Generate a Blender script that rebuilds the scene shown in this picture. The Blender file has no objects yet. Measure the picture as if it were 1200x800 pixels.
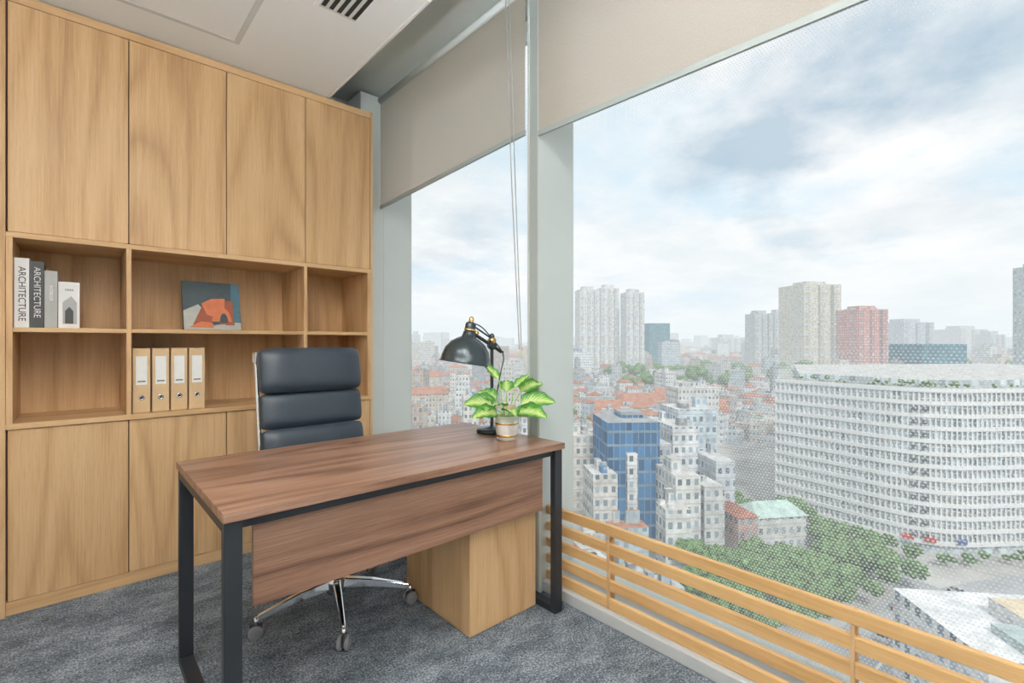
import bpy, bmesh, math, random
from mathutils import Vector, Matrix, Euler
random.seed(7)
scn = bpy.context.scene
try:
    scn.view_settings.view_transform = 'Standard'
    scn.view_settings.look = 'None'
except Exception as e:
    print(e)
COL = scn.collection

# ------------------------------------------------------------------ materials
def newmat(name):
    m = bpy.data.materials.new(name); m.use_nodes = True
    nt = m.node_tree; nt.nodes.clear()
    out = nt.nodes.new('ShaderNodeOutputMaterial')
    return m, nt, out
def N(nt, t, **kw):
    n = nt.nodes.new(t)
    for k, v in kw.items():
        if hasattr(n, k): setattr(n, k, v)
        else: n.inputs[k].default_value = v
    return n
def L(nt, a, b): nt.links.new(a, b)
def math_(nt, op, a, b=None, c=None, clamp=False):
    n = nt.nodes.new('ShaderNodeMath'); n.operation = op; n.use_clamp = clamp
    for i, v in enumerate((a, b, c)):
        if v is None: continue
        if isinstance(v, (int, float)): n.inputs[i].default_value = v
        else: nt.links.new(v, n.inputs[i])
    return n.outputs[0]
def mixc(nt, f, a, b, mode='MIX'):
    n = nt.nodes.new('ShaderNodeMix'); n.data_type = 'RGBA'; n.blend_type = mode
    for idx, v in ((0, f), (6, a), (7, b)):
        if isinstance(v, (int, float)): n.inputs[idx].default_value = v
        elif isinstance(v, tuple): n.inputs[idx].default_value = (*v[:3], 1)
        else: nt.links.new(v, n.inputs[idx])
    return n.outputs[2]
def ramp(nt, f, stops):
    n = nt.nodes.new('ShaderNodeValToRGB')
    while len(n.color_ramp.elements) < len(stops): n.color_ramp.elements.new(0.5)
    for e, (p, c) in zip(n.color_ramp.elements, stops):
        e.position = p; e.color = (*c, 1) if isinstance(c, tuple) else (c, c, c, 1)
    nt.links.new(f, n.inputs[0]); return n.outputs[0]

def mat(name, col, rough=0.5, metal=0.0, var=0.06, scale=30, bump=0.0, spec=0.5):
    m, nt, out = newmat(name)
    p = N(nt, 'ShaderNodeBsdfPrincipled'); p.inputs['Roughness'].default_value = rough
    p.inputs['Metallic'].default_value = metal
    p.inputs['Specular IOR Level'].default_value = spec
    g = N(nt, 'ShaderNodeNewGeometry')
    nz = N(nt, 'ShaderNodeTexNoise'); nz.inputs['Scale'].default_value = scale; nz.inputs['Detail'].default_value = 4
    L(nt, g.outputs['Position'], nz.inputs['Vector'])
    d = tuple(max(0, c*(1-var)) for c in col); e = tuple(min(1, c*(1+var)) for c in col)
    L(nt, mixc(nt, nz.outputs[0], d, e), p.inputs['Base Color'])
    if bump:
        b = N(nt, 'ShaderNodeBump'); b.inputs['Strength'].default_value = bump; b.inputs['Distance'].default_value = 0.002
        L(nt, nz.outputs[0], b.inputs['Height']); L(nt, b.outputs[0], p.inputs['Normal'])
    L(nt, p.outputs[0], out.inputs[0]); return m

def wood(name, dark, mid, light, axis='Z', rough=0.45, contrast=1.0, rings_n=60, fine=0.75, nscale=(2.4, 0.34)):
    m, nt, out = newmat(name)
    p = N(nt, 'ShaderNodeBsdfPrincipled'); p.inputs['Roughness'].default_value = rough
    p.inputs['Specular IOR Level'].default_value = 0.35
    g = N(nt, 'ShaderNodeNewGeometry'); oi = N(nt, 'ShaderNodeObjectInfo')
    off = N(nt, 'ShaderNodeVectorMath', operation='SCALE'); off.inputs[0].default_value = (7, 3, 11)
    L(nt, oi.outputs['Random'], off.inputs['Scale'])
    ad = N(nt, 'ShaderNodeVectorMath', operation='ADD'); L(nt, g.outputs['Position'], ad.inputs[0]); L(nt, off.outputs[0], ad.inputs[1])
    def mp(a, b):
        mm = N(nt, 'ShaderNodeMapping')
        mm.inputs['Scale'].default_value = {'Z': (a, a, b), 'X': (b, a, a), 'Y': (a, b, a)}[axis]
        L(nt, ad.outputs[0], mm.inputs['Vector']); return mm.outputs[0]
    n1 = N(nt, 'ShaderNodeTexNoise'); n1.inputs['Scale'].default_value = 1; n1.inputs['Detail'].default_value = 1.5
    L(nt, mp(*nscale), n1.inputs['Vector'])
    rg = math_(nt, 'MULTIPLY', n1.outputs[0], float(rings_n))
    rings = math_(nt, 'SINE', rg); rings = math_(nt, 'MULTIPLY_ADD', rings, 0.5, 0.5)
    rings = math_(nt, 'POWER', rings, 0.55)
    n2 = N(nt, 'ShaderNodeTexNoise'); n2.inputs['Scale'].default_value = 1; n2.inputs['Detail'].default_value = 6; n2.inputs['Roughness'].default_value = 0.7
    L(nt, mp(150, 4.0), n2.inputs['Vector'])
    n3 = N(nt, 'ShaderNodeTexNoise'); n3.inputs['Scale'].default_value = 1; n3.inputs['Detail'].default_value = 4
    L(nt, mp(14, 0.45), n3.inputs['Vector'])
    f = math_(nt, 'MULTIPLY', rings, 0.22*contrast)
    f = math_(nt, 'MULTIPLY_ADD', n2.outputs[0], fine, f)
    f = math_(nt, 'MULTIPLY_ADD', n3.outputs[0], 0.5, f)
    f = math_(nt, 'SUBTRACT', f, 0.17+0.12*contrast)
    c = ramp(nt, f, [(0.18, dark), (0.5, mid), (0.82, light)])
    n4 = N(nt, 'ShaderNodeTexNoise'); n4.inputs['Scale'].default_value = 1; n4.inputs['Detail'].default_value = 2
    L(nt, mp(420, 14.0), n4.inputs['Vector'])
    pore = ramp(nt, n4.outputs[0], [(0.60, 0.0), (0.70, 0.35)])
    c = mixc(nt, pore, c, dark)
    L(nt, c, p.inputs['Base Color'])
    L(nt, p.outputs[0], out.inputs[0]); return m

M = {}
OAK = ((0.45,0.265,0.122), (0.63,0.405,0.205), (0.74,0.51,0.29))
M['oak'] = wood('oak_veneer', *OAK, contrast=1.1, rings_n=70)
M['oakx'] = wood('oak_veneer_horizontal', *OAK, axis='X')
M['oaky'] = wood('oak_slat_wood', (0.5,0.285,0.11), (0.68,0.42,0.18), (0.8,0.54,0.25), axis='Y')
M['walnut'] = wood('walnut_laminate', (0.115,0.058,0.037), (0.27,0.15,0.098), (0.42,0.26,0.18), axis='X', rough=0.33, contrast=1.3, rings_n=75, nscale=(3.4,0.42))
M['gap'] = mat('dark_gap', (0.09,0.05,0.025), 0.8)
M['blackm'] = mat('black_powder_coat', (0.016,0.02,0.025), 0.45, 0.0, 0.1, 80)
M['lampm'] = mat('dark_lamp_enamel', (0.04,0.055,0.062), 0.25, 0.3)
M['white_in'] = mat('white_enamel', (0.8,0.78,0.72), 0.5)
M['brass'] = mat('brass', (0.75,0.5,0.2), 0.25, 1.0)
M['chrome'] = mat('chrome', (0.75,0.77,0.79), 0.12, 1.0, 0.02)
M['leather'] = mat('navy_leather', (0.027,0.040,0.055), 0.42, 0.0, 0.12, 60, 0.15)
M['plastic'] = mat('dark_plastic', (0.03,0.03,0.035), 0.5)
M['wheel'] = mat('caster_grey', (0.25,0.26,0.27), 0.35)
M['alu'] = mat('light_grey_aluminium', (0.57,0.62,0.60), 0.45, 0.0, 0.03, 5)
M['alud'] = mat('grey_frame_dark', (0.37,0.42,0.41), 0.5, 0.0, 0.03, 5)
M['curb'] = mat('pale_grey_curb', (0.55,0.57,0.57), 0.55, 0.0, 0.04, 8)
M['wallp'] = mat('white_wall_paint', (0.83,0.83,0.82), 0.8, 0.0, 0.02, 20)
M['ceil'] = mat('ceiling_tile_white', (0.87,0.88,0.86), 0.9, 0.0, 0.02, 120)
M['tbar'] = mat('ceiling_tbar', (0.62,0.63,0.61), 0.6)
M['slot'] = mat('vent_dark', (0.02,0.02,0.02), 0.8)
M['pot'] = mat('white_ceramic', (0.84,0.83,0.80), 0.25)
M['soil'] = mat('soil', (0.06,0.035,0.02), 0.95, 0, 0.4, 200, 0.6)
M['stem'] = mat('stem_green', (0.30,0.5,0.10), 0.5)
M['bookw'] = mat('white_book_cover', (0.82,0.81,0.79), 0.6)
M['bookd'] = mat('charcoal_book_cover', (0.05,0.055,0.055), 0.55)
M['bookg'] = mat('grey_book_cover', (0.42,0.42,0.40), 0.6)
M['pages'] = mat('book_pages', (0.75,0.7,0.6), 0.9, 0, 0.1, 300)
M['ink'] = mat('black_ink', (0.02,0.02,0.02), 0.7)
M['binder'] = mat('tan_binder_board', (0.68,0.48,0.27), 0.6)
M['label'] = mat('paper_label', (0.88,0.88,0.85), 0.7)
M['a_dark'] = mat('paint_charcoal', (0.05,0.075,0.085), 0.6, 0, 0.35, 40)
M['a_teal'] = mat('paint_teal', (0.07,0.17,0.23), 0.6, 0, 0.3, 40)
M['a_org'] = mat('paint_orange', (0.66,0.20,0.09), 0.6, 0, 0.25, 25)
M['a_red'] = mat('paint_rust', (0.33,0.09,0.045), 0.6, 0, 0.3, 30)
M['a_grey'] = mat('paint_pale_grey', (0.48,0.50,0.47), 0.6, 0, 0.2, 30)
M['chain'] = mat('bead_chain', (0.4,0.42,0.42), 0.4)

def carpet():
    m, nt, out = newmat('mottled_grey_carpet')
    p = N(nt, 'ShaderNodeBsdfPrincipled'); p.inputs['Roughness'].default_value = 0.95; p.inputs['Specular IOR Level'].default_value = 0.1
    g = N(nt, 'ShaderNodeNewGeometry')
    a = N(nt, 'ShaderNodeTexNoise'); a.inputs['Scale'].default_value = 5; a.inputs['Detail'].default_value = 12; a.inputs['Roughness'].default_value = 0.82
    mp = N(nt, 'ShaderNodeMapping'); mp.inputs['Scale'].default_value = (1, 1.5, 1); mp.inputs['Rotation'].default_value = (0,0,0.5)
    L(nt, g.outputs['Position'], mp.inputs['Vector']); L(nt, mp.outputs[0], a.inputs['Vector'])
    b = N(nt, 'ShaderNodeTexNoise'); b.inputs['Scale'].default_value = 130; b.inputs['Detail'].default_value = 3; b.inputs['Roughness'].default_value = 0.7
    L(nt, g.outputs['Position'], b.inputs['Vector'])
    f = math_(nt, 'MULTIPLY_ADD', b.outputs[0], 0.6, math_(nt, 'MULTIPLY', a.outputs[0], 0.5))
    c = ramp(nt, f, [(0.44, (0.04,0.052,0.066)), (0.55, (0.145,0.172,0.20)), (0.66, (0.40,0.44,0.48))])
    L(nt, c, p.inputs['Base Color'])
    bp = N(nt, 'ShaderNodeBump'); bp.inputs['Strength'].default_value = 0.5; bp.inputs['Distance'].default_value = 0.004
    L(nt, b.outputs[0], bp.inputs['Height']); L(nt, bp.outputs[0], p.inputs['Normal'])
    L(nt, p.outputs[0], out.inputs[0]); return m
M['carpet'] = carpet()

def glass():
    m, nt, out = newmat('clear_window_glass')
    t = N(nt, 'ShaderNodeBsdfTransparent'); t.inputs[0].default_value = (0.975,0.985,0.985,1)
    geo = N(nt, 'ShaderNodeNewGeometry'); s = N(nt, 'ShaderNodeSeparateXYZ'); L(nt, geo.outputs['Position'], s.inputs[0])
    pitch = 0.0115
    v = math_(nt, 'DIVIDE', s.outputs[2], pitch*0.866)
    row = math_(nt, 'FLOOR', v)
    half = math_(nt, 'MULTIPLY', math_(nt, 'MODULO', math_(nt, 'ADD', row, 1000.0), 2.0), 0.5)
    u = math_(nt, 'ADD', math_(nt, 'DIVIDE', math_(nt, 'ADD', s.outputs[1], 50.0), pitch), half)
    fu = math_(nt, 'SUBTRACT', math_(nt, 'FRACT', u), 0.5); fv = math_(nt, 'SUBTRACT', math_(nt, 'FRACT', v), 0.5)
    r = math_(nt, 'SQRT', math_(nt, 'ADD', math_(nt, 'MULTIPLY', fu, fu), math_(nt, 'MULTIPLY', fv, fv)))
    lowz = math_(nt, 'MULTIPLY', math_(nt, 'SUBTRACT', 1.27, s.outputs[2]), 8.0, clamp=True)
    ylim = math_(nt, 'SUBTRACT', 1.36, s.outputs[1])
    lowy = math_(nt, 'MULTIPLY', ylim, 1.5, clamp=True)
    low = math_(nt, 'MULTIPLY', lowz, lowy)
    top = math_(nt, 'MULTIPLY', math_(nt, 'SUBTRACT', s.outputs[2], 2.07), 5.0, clamp=True)
    am = math_(nt, 'MAXIMUM', low, top)
    rad = math_(nt, 'MULTIPLY', am, 0.27)
    dot = math_(nt, 'LESS_THAN', r, rad)
    d = N(nt, 'ShaderNodeBsdfDiffuse'); d.inputs[0].default_value = (0.9,0.93,0.94,1)
    tr = N(nt, 'ShaderNodeBsdfTranslucent'); tr.inputs[0].default_value = (0.95,0.97,0.98,1)
    m1 = N(nt, 'ShaderNodeMixShader'); m1.inputs[0].default_value = 0.85
    L(nt, d.outputs[0], m1.inputs[1]); L(nt, tr.outputs[0], m1.inputs[2])
    mx2 = N(nt, 'ShaderNodeMixShader'); L(nt, math_(nt, 'MULTIPLY', dot, 0.65), mx2.inputs[0])
    L(nt, t.outputs[0], mx2.inputs[1]); L(nt, m1.outputs[0], mx2.inputs[2])
    L(nt, mx2.outputs[0], out.inputs[0]); return m
M['glass'] = glass()

def blindmat():
    m, nt, out = newmat('woven_blind_fabric')
    g = N(nt, 'ShaderNodeNewGeometry')
    w = N(nt, 'ShaderNodeTexNoise'); w.inputs['Scale'].default_value = 400
    mp = N(nt, 'ShaderNodeMapping'); mp.inputs['Scale'].default_value = (1, 1, 0.35)
    L(nt, g.outputs['Position'], mp.inputs['Vector']); L(nt, mp.outputs[0], w.inputs['Vector'])
    c = mixc(nt, w.outputs[0], (0.44,0.40,0.335), (0.70,0.655,0.58))
    d = N(nt, 'ShaderNodeBsdfDiffuse'); L(nt, c, d.inputs[0])
    t = N(nt, 'ShaderNodeBsdfTranslucent'); L(nt, c, t.inputs[0])
    mx = N(nt, 'ShaderNodeMixShader'); mx.inputs[0].default_value = 0.45
    L(nt, d.outputs[0], mx.inputs[1]); L(nt, t.outputs[0], mx.inputs[2])
    tp = N(nt, 'ShaderNodeBsdfTransparent')
    mx2 = N(nt, 'ShaderNodeMixShader'); mx2.inputs[0].default_value = 0.06
    L(nt, mx.outputs[0], mx2.inputs[1]); L(nt, tp.outputs[0], mx2.inputs[2])
    L(nt, mx2.outputs[0], out.inputs[0]); return m
M['blind'] = blindmat()

def leafmat():
    m, nt, out = newmat('variegated_leaf')
    uv = N(nt, 'ShaderNodeUVMap'); s = N(nt, 'ShaderNodeSeparateXYZ'); L(nt, uv.outputs[0], s.inputs[0])
    c = math_(nt, 'ABSOLUTE', math_(nt, 'SUBTRACT', s.outputs[0], 0.5))
    vein = math_(nt, 'SINE', math_(nt, 'MULTIPLY', math_(nt, 'SUBTRACT', s.outputs[1], math_(nt, 'MULTIPLY', c, 0.7)), 62.0))
    nz = N(nt, 'ShaderNodeTexNoise'); nz.inputs['Scale'].default_value = 60; g = N(nt, 'ShaderNodeNewGeometry'); L(nt, g.outputs['Position'], nz.inputs['Vector'])
    f = math_(nt, 'MULTIPLY_ADD', vein, 0.12, math_(nt, 'MULTIPLY', c, 2.0))
    f = math_(nt, 'ADD', f, math_(nt, 'MULTIPLY', math_(nt, 'SUBTRACT', nz.outputs[0], 0.5), 0.5))
    col = ramp(nt, f, [(0.04, (0.76,0.87,0.40)), (0.34, (0.42,0.70,0.14)), (0.60, (0.11,0.38,0.055)), (0.95, (0.045,0.22,0.035))])
    p = N(nt, 'ShaderNodeBsdfPrincipled'); p.inputs['Roughness'].default_value = 0.35; L(nt, col, p.inputs['Base Color'])
    t = N(nt, 'ShaderNodeBsdfTranslucent'); L(nt, col, t.inputs[0])
    mx = N(nt, 'ShaderNodeMixShader'); mx.inputs[0].default_value = 0.35
    L(nt, p.outputs[0], mx.inputs[1]); L(nt, t.outputs[0], mx.inputs[2]); L(nt, mx.outputs[0], out.inputs[0]); return m
M['leaf'] = leafmat()

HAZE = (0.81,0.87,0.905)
def haze_out(nt, out, shader, k=1800.0):  # no fog volume: distance haze is baked into the material as emission
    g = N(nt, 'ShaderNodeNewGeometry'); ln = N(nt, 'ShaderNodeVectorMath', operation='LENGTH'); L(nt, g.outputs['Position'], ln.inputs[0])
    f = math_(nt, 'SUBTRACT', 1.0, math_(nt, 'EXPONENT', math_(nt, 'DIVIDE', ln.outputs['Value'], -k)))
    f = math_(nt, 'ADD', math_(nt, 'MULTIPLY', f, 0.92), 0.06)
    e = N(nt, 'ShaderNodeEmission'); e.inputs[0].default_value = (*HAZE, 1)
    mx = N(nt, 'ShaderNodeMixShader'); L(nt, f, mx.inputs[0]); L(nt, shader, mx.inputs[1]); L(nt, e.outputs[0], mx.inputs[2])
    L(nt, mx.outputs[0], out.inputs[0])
def facade(name, pu=2.6, pv=3.3, wu=0.5, wv=0.45, wincol=(0.12,0.16,0.19), rough=0.7, gain=2.8):
    m, nt, out = newmat(name)
    uv = N(nt, 'ShaderNodeUVMap'); s = N(nt, 'ShaderNodeSeparateXYZ'); L(nt, uv.outputs[0], s.inputs[0])
    at = N(nt, 'ShaderNodeAttribute'); at.attribute_name = 'Col'
    def band(o, p, w):
        fr = math_(nt, 'FRACT', math_(nt, 'DIVIDE', o, p))
        return math_(nt, 'LESS_THAN', math_(nt, 'ABSOLUTE', math_(nt, 'SUBTRACT', fr, 0.5)), w/2)
    mask = math_(nt, 'MULTIPLY', band(s.outputs[0], pu, wu), band(s.outputs[1], pv, wv))
    wn = N(nt, 'ShaderNodeTexWhiteNoise'); wn.noise_dimensions = '2D'
    fl = N(nt, 'ShaderNodeVectorMath', operation='FLOOR'); dv = N(nt, 'ShaderNodeVectorMath', operation='DIVIDE'); dv.inputs[1].default_value = (pu, pv, 1)
    L(nt, uv.outputs[0], dv.inputs[0]); L(nt, dv.outputs[0], fl.inputs[0]); L(nt, fl.outputs[0], wn.inputs['Vector'])
    wc = mixc(nt, wn.outputs[0], wincol, tuple(min(1, c*gain) for c in wincol))
    slab = math_(nt, 'GREATER_THAN', math_(nt, 'FRACT', math_(nt, 'DIVIDE', s.outputs[1], pv)), 0.9)
    g = N(nt, 'ShaderNodeNewGeometry'); nz = N(nt, 'ShaderNodeTexNoise'); nz.inputs['Scale'].default_value = 0.35; nz.inputs['Detail'].default_value = 9; nz.inputs['Roughness'].default_value = 0.75
    L(nt, g.outputs['Position'], nz.inputs['Vector'])
    base = mixc(nt, 0.7, at.outputs['Color'], mixc(nt, 1.0, at.outputs['Color'], ramp(nt, nz.outputs[0], [(0.35, 0.4), (0.62, 1.0)]), 'MULTIPLY'))
    base = mixc(nt, math_(nt, 'MULTIPLY', slab, 0.3), base, (0.2,0.2,0.2))
    col = mixc(nt, mask, base, wc)
    d = N(nt, 'ShaderNodeBsdfDiffuse'); L(nt, col, d.inputs[0])
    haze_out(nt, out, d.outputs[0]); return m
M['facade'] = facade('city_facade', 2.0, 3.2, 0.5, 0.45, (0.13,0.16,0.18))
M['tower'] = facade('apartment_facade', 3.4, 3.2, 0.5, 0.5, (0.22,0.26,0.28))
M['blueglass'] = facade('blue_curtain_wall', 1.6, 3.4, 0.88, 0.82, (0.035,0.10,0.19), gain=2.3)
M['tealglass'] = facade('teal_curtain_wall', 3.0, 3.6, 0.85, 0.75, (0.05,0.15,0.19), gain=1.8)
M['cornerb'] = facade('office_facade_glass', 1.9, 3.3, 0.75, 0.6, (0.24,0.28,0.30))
def outmat(name, col, var=0.2, scale=0.3):
    m, nt, out = newmat(name)
    g = N(nt, 'ShaderNodeNewGeometry'); nz = N(nt, 'ShaderNodeTexNoise'); nz.inputs['Scale'].default_value = scale; nz.inputs['Detail'].default_value = 9; nz.inputs['Roughness'].default_value = 0.65
    L(nt, g.outputs['Position'], nz.inputs['Vector'])
    c = ramp(nt, nz.outputs[0], [(0.35, tuple(x*(1-var) for x in col)), (0.65, tuple(min(1, x*(1+var)) for x in col))])
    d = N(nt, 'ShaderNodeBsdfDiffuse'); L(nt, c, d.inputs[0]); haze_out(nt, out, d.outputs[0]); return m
M['ground'] = outmat('city_ground', (0.42,0.41,0.39), 0.3, 0.05)
M['road'] = outmat('asphalt_road', (0.38,0.39,0.40), 0.12, 0.2)
M['tree'] = outmat('tree_foliage', (0.14,0.225,0.095), 0.7, 1.3)
M['fin'] = outmat('white_facade_fin', (0.72,0.73,0.72), 0.05, 0.3)
M['lane'] = outmat('lane_paint', (0.75,0.75,0.72), 0.05, 1)

# ------------------------------------------------------------------ helpers
def link(o, parent=None):
    COL.objects.link(o)
    if parent is not None: o.parent = parent
    return o
def mesh_obj(name, verts, faces, mats, parent=None, loc=(0,0,0), rot=(0,0,0), smooth=False, mi=None):
    me = bpy.data.meshes.new(name); me.from_pydata([tuple(v) for v in verts], [], faces)
    if not isinstance(mats, (list, tuple)): mats = [mats]
    for m_ in mats: me.materials.append(m_)
    if mi:
        for p, i in zip(me.polygons, mi): p.material_index = i
    if smooth:
        for p in me.polygons: p.use_smooth = True
    me.update()
    o = bpy.data.objects.new(name, me); o.location = loc; o.rotation_euler = rot
    return link(o, parent)
BF = [(0,3,2,1),(4,5,6,7),(0,1,5,4),(1,2,6,5),(2,3,7,6),(3,0,4,7)]
def bv(lo, hi):
    return [(lo[0],lo[1],lo[2]),(hi[0],lo[1],lo[2]),(hi[0],hi[1],lo[2]),(lo[0],hi[1],lo[2]),
            (lo[0],lo[1],hi[2]),(hi[0],lo[1],hi[2]),(hi[0],hi[1],hi[2]),(lo[0],hi[1],hi[2])]
def box(name, lo, hi, m, parent=None, org=(0,0,0), bevel=0.0, seg=2, rot=(0,0,0), smooth=False):
    c = [(a+b)/2 for a, b in zip(lo, hi)]
    l2 = [a-b for a, b in zip(lo, c)]; h2 = [a-b for a, b in zip(hi, c)]
    o = mesh_obj(name, bv(l2, h2), BF, m, parent, [a-b for a, b in zip(c, org)], rot, smooth)
    if bevel:
        b = o.modifiers.new('bevel', 'BEVEL'); b.width = bevel; b.segments = seg; b.limit_method = 'ANGLE'
        if seg > 2:
            for p in o.data.polygons: p.use_smooth = True
    return o
def empty(name, loc, rz=0):
    e = bpy.data.objects.new(name, None); e.location = loc; e.rotation_euler = (0,0,rz); e.empty_display_size = 0.1
    return link(e)
def lathe(name, prof, m, parent=None, loc=(0,0,0), rot=(0,0,0), n=40):
    vs, fs = [], []
    for r, z in prof:
        for i in range(n):
            a = 2*math.pi*i/n; vs.append((r*math.cos(a), r*math.sin(a), z))
    for j in range(len(prof)-1):
        for i in range(n):
            k = (i+1) % n; fs.append((j*n+i, j*n+k, (j+1)*n+k, (j+1)*n+i))
    o = mesh_obj(name, vs, fs, m, parent, loc, rot, True)
    return o
def tube(name, pts, r, m, parent=None, res=4, cyclic=False, smooth=False):
    cu = bpy.data.curves.new(name, 'CURVE'); cu.dimensions = '3D'; cu.bevel_depth = r; cu.bevel_resolution = res; cu.use_fill_caps = True
    if smooth:
        sp = cu.splines.new('NURBS'); sp.points.add(len(pts)-1)
        for p, q in zip(sp.points, pts): p.co = (*q, 1)
        sp.use_endpoint_u = True; sp.order_u = 3; sp.resolution_u = 10
    else:
        sp = cu.splines.new('POLY'); sp.points.add(len(pts)-1)
        for p, q in zip(sp.points, pts): p.co = (*q, 1)
    sp.use_cyclic_u = cyclic
    cu.materials.append(m)
    o = bpy.data.objects.new(name, cu); return link(o, parent)

# ------------------------------------------------------------------ room shell
XL, XG, YB, YF = -1.15, 1.88, 3.47, -2.2
ZC = 2.735
box('floor', (XL-0.1, YF-0.1, -0.15), (XG+0.12, YB+0.1, 0), M['carpet'])
box('wall_left', (XL-0.1, YF-0.1, 0), (XL, YB+0.1, 3.1), M['wallp'])
box('wall_rear', (XL, YF-0.1, 0), (XG+0.1, YF, 3.1), M['wallp'])
box('wall_back', (XL, YB, 0), (XG+0.12, YB+0.1, 3.1), M['wallp'])
box('wall_return', (1.492, 3.23, 0), (1.66, YB, 2.95), M['alu'])
ce = empty('ceiling', (0,0,ZC))
EX = 1.20
box('tile_field', (XL, YF, ZC), (EX, YB, ZC+0.03), M['ceil'], ce, (0,0,ZC))
box('pocket_side', (EX-0.015, YF, ZC-0.004), (EX, YB, 2.97), M['ceil'], ce, (0,0,ZC))
box('pocket_top', (EX, YF, 2.965), (XG+0.12, YB, 3.05), M['alu'], ce, (0,0,ZC))
box('roof_slab', (XL-0.1, YF-0.1, 3.1), (XG+0.12, YB+0.1, 3.25), M['wallp'], ce, (0,0,ZC))
for i, y in enumerate([2.80, 2.2, 1.6, 1.0, 0.4, -0.2, -0.8, -1.4, -2.0]):
    box('tbar_x_%d' % i, (XL, y-0.012, ZC-0.003), (0.636, y+0.012, ZC-0.0002), M['tbar'], ce, (0,0,ZC))
for i, x in enumerate([-0.58, 0.02, 0.625]):
    box('tbar_y_%d' % i, (x-0.012, YF, ZC-0.0035), (x+0.012, 2.812, ZC-0.0004), M['tbar'], ce, (0,0,ZC))
ve = empty('ceiling_air_vent', (0.92, 1.9, ZC))
box('frame', (0.81,1.5,ZC-0.008), (1.02,2.24,ZC-0.001), M['ceil'], ve, (0.92,1.9,ZC), 0.002)
for i in range(5):
    x = 0.835+i*0.036
    box('slot_%d' % i, (x, 1.52, ZC-0.0095), (x+0.019, 2.215, ZC-0.0075), M['slot'], ve, (0.92,1.9,ZC))
box('vent_core', (0.83,1.51,ZC-0.0085), (1.0,2.23,ZC-0.0078), M['tbar'], ve, (0.92,1.9,ZC))

# ------------------------------------------------------------------ window wall
MF = 1.655
def mull(name, y0, y1):
    e = empty(name, (XG, (y0+y1)/2, 0))
    o = (XG, (y0+y1)/2, 0)
    box('mullion_body', (MF+0.012, y0, 0.0), (XG+0.02, y1, 2.96), M['alu'], e, o, 0.003)
    box('mullion_face', (MF, y0+0.012, 0.0), (MF+0.014, y1-0.012, 2.96), M['alud'], e, o)
    box('mullion_lip', (MF-0.004, y0-0.001, 0.0), (MF+0.012, y0+0.012, 2.96), M['alu'], e, o)
    box('mullion_lip_b', (MF-0.004, y1-0.012, 0.0), (MF+0.012, y1+0.001, 2.96), M['alu'], e, o)
mull('window_mullion', 1.635, 1.715)
mull('window_mullion.001', -0.5, -0.42)
mull('window_jamb', 3.235, 3.40)
panes = [(1.715, 3.235), (-0.42, 1.635), (-2.2, -0.5)]
for i, (a, b) in enumerate(panes):
    e = empty('window_%d' % (i+1), (XG, (a+b)/2, 1.5)); o = (XG, (a+b)/2, 1.5)
    mesh_obj('glass_pane', [(0, a-o[1], 0.08-1.5), (0, b-o[1], 0.08-1.5), (0, b-o[1], 2.95-1.5), (0, a-o[1], 2.95-1.5)], [(0,1,2,3)], M['glass'], e)
    box('frame_bottom', (XG-0.03, a, 0.05), (XG+0.03, b, 0.09), M['alu'], e, o)
    box('frame_top', (XG-0.03, a, 2.90), (XG+0.03, b, 2.96), M['alu'], e, o)
box('wall_right_curb', (1.675, YF, 0.0), (XG+0.12, YB, 0.055), M['curb'], bevel=0.006)
box('wall_right_header', (XG-0.02, YF, 2.955), (XG+0.12, YB, 3.1), M['alud'])

rl = empty('window_slat_rail', (1.72, 0.5, 0.2)); ro = (1.72, 0.5, 0.2)
zt = 0.412
for k in range(5):
    z1 = zt - k*0.078
    box('slat_%d' % (k+1), (1.700, YF+0.02, z1-0.044), (1.722, 1.632, z1), M['oaky'], rl, ro, 0.003)
    box('slat_far_%d' % (k+1), (1.700, 1.632, z1-0.044), (1.722, 3.22, z1), M['oaky'], rl, ro, 0.003)
for k, y in enumerate([2.9, 2.2, 1.268, 0.39, -0.49, -1.4]):
    box('strut_%d' % (k+1), (1.7225, y-0.008, 0.055), (1.735, y+0.008, zt-0.004), M['oak'], rl, ro)
    box('strut_front_%d' % (k+1), (1.695, y-0.005, 0.06), (1.7, y+0.005, zt-0.046), M['oak'], rl, ro)

def blind(name, y0, y1, za, zb):
    e = empty(name, (1.64, (y0+y1)/2, 2.9)); o = e.location.copy()
    X = 0.0
    mesh_obj('fabric', [(X, y0-o[1], za-o[2]), (X, y1-o[1], zb-o[2]), (X, y1-o[1], 2.92-o[2]), (X, y0-o[1], 2.92-o[2])], [(0,1,2,3)], M['blind'], e)
    vs = []
    for y, z in ((y0, za), (y1, zb)):
        for dx, dz in ((-.006,-.024),(.006,-.024),(.006,0),(-.006,0)): vs.append((dx, y-o[1], z+dz-o[2]))
    mesh_obj('bottom_bar', vs, [(0,1,5,4),(1,2,6,5),(2,3,7,6),(3,0,4,7),(3,2,1,0),(4,5,6,7)], M['alud'], e)
    lathe('roller', [(0, 0), (0.022, 0), (0.022, y1-y0), (0, y1-y0)], M['alu'], e, (0, y1-o[1], 2.925-o[2]), (math.pi/2,0,0), 20)
    box('roller_bracket', (1.61, y0, 2.90), (1.67, y0+0.006, 2.964), M['alu'], e, o)
blind('roller_blind', 1.72, 3.225, 2.232, 2.172)
blind('roller_blind.001', -0.42, 1.628, 2.16, 2.198)
blind('roller_blind.002', -2.15, -0.5, 2.19, 2.19)
bc = empty('blind_cord', (1.61, 1.78, 2.9))
def W(p, o): return tuple(a-b for a, b in zip(p, o))
bo = (1.61,1.78,2.9)
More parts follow.
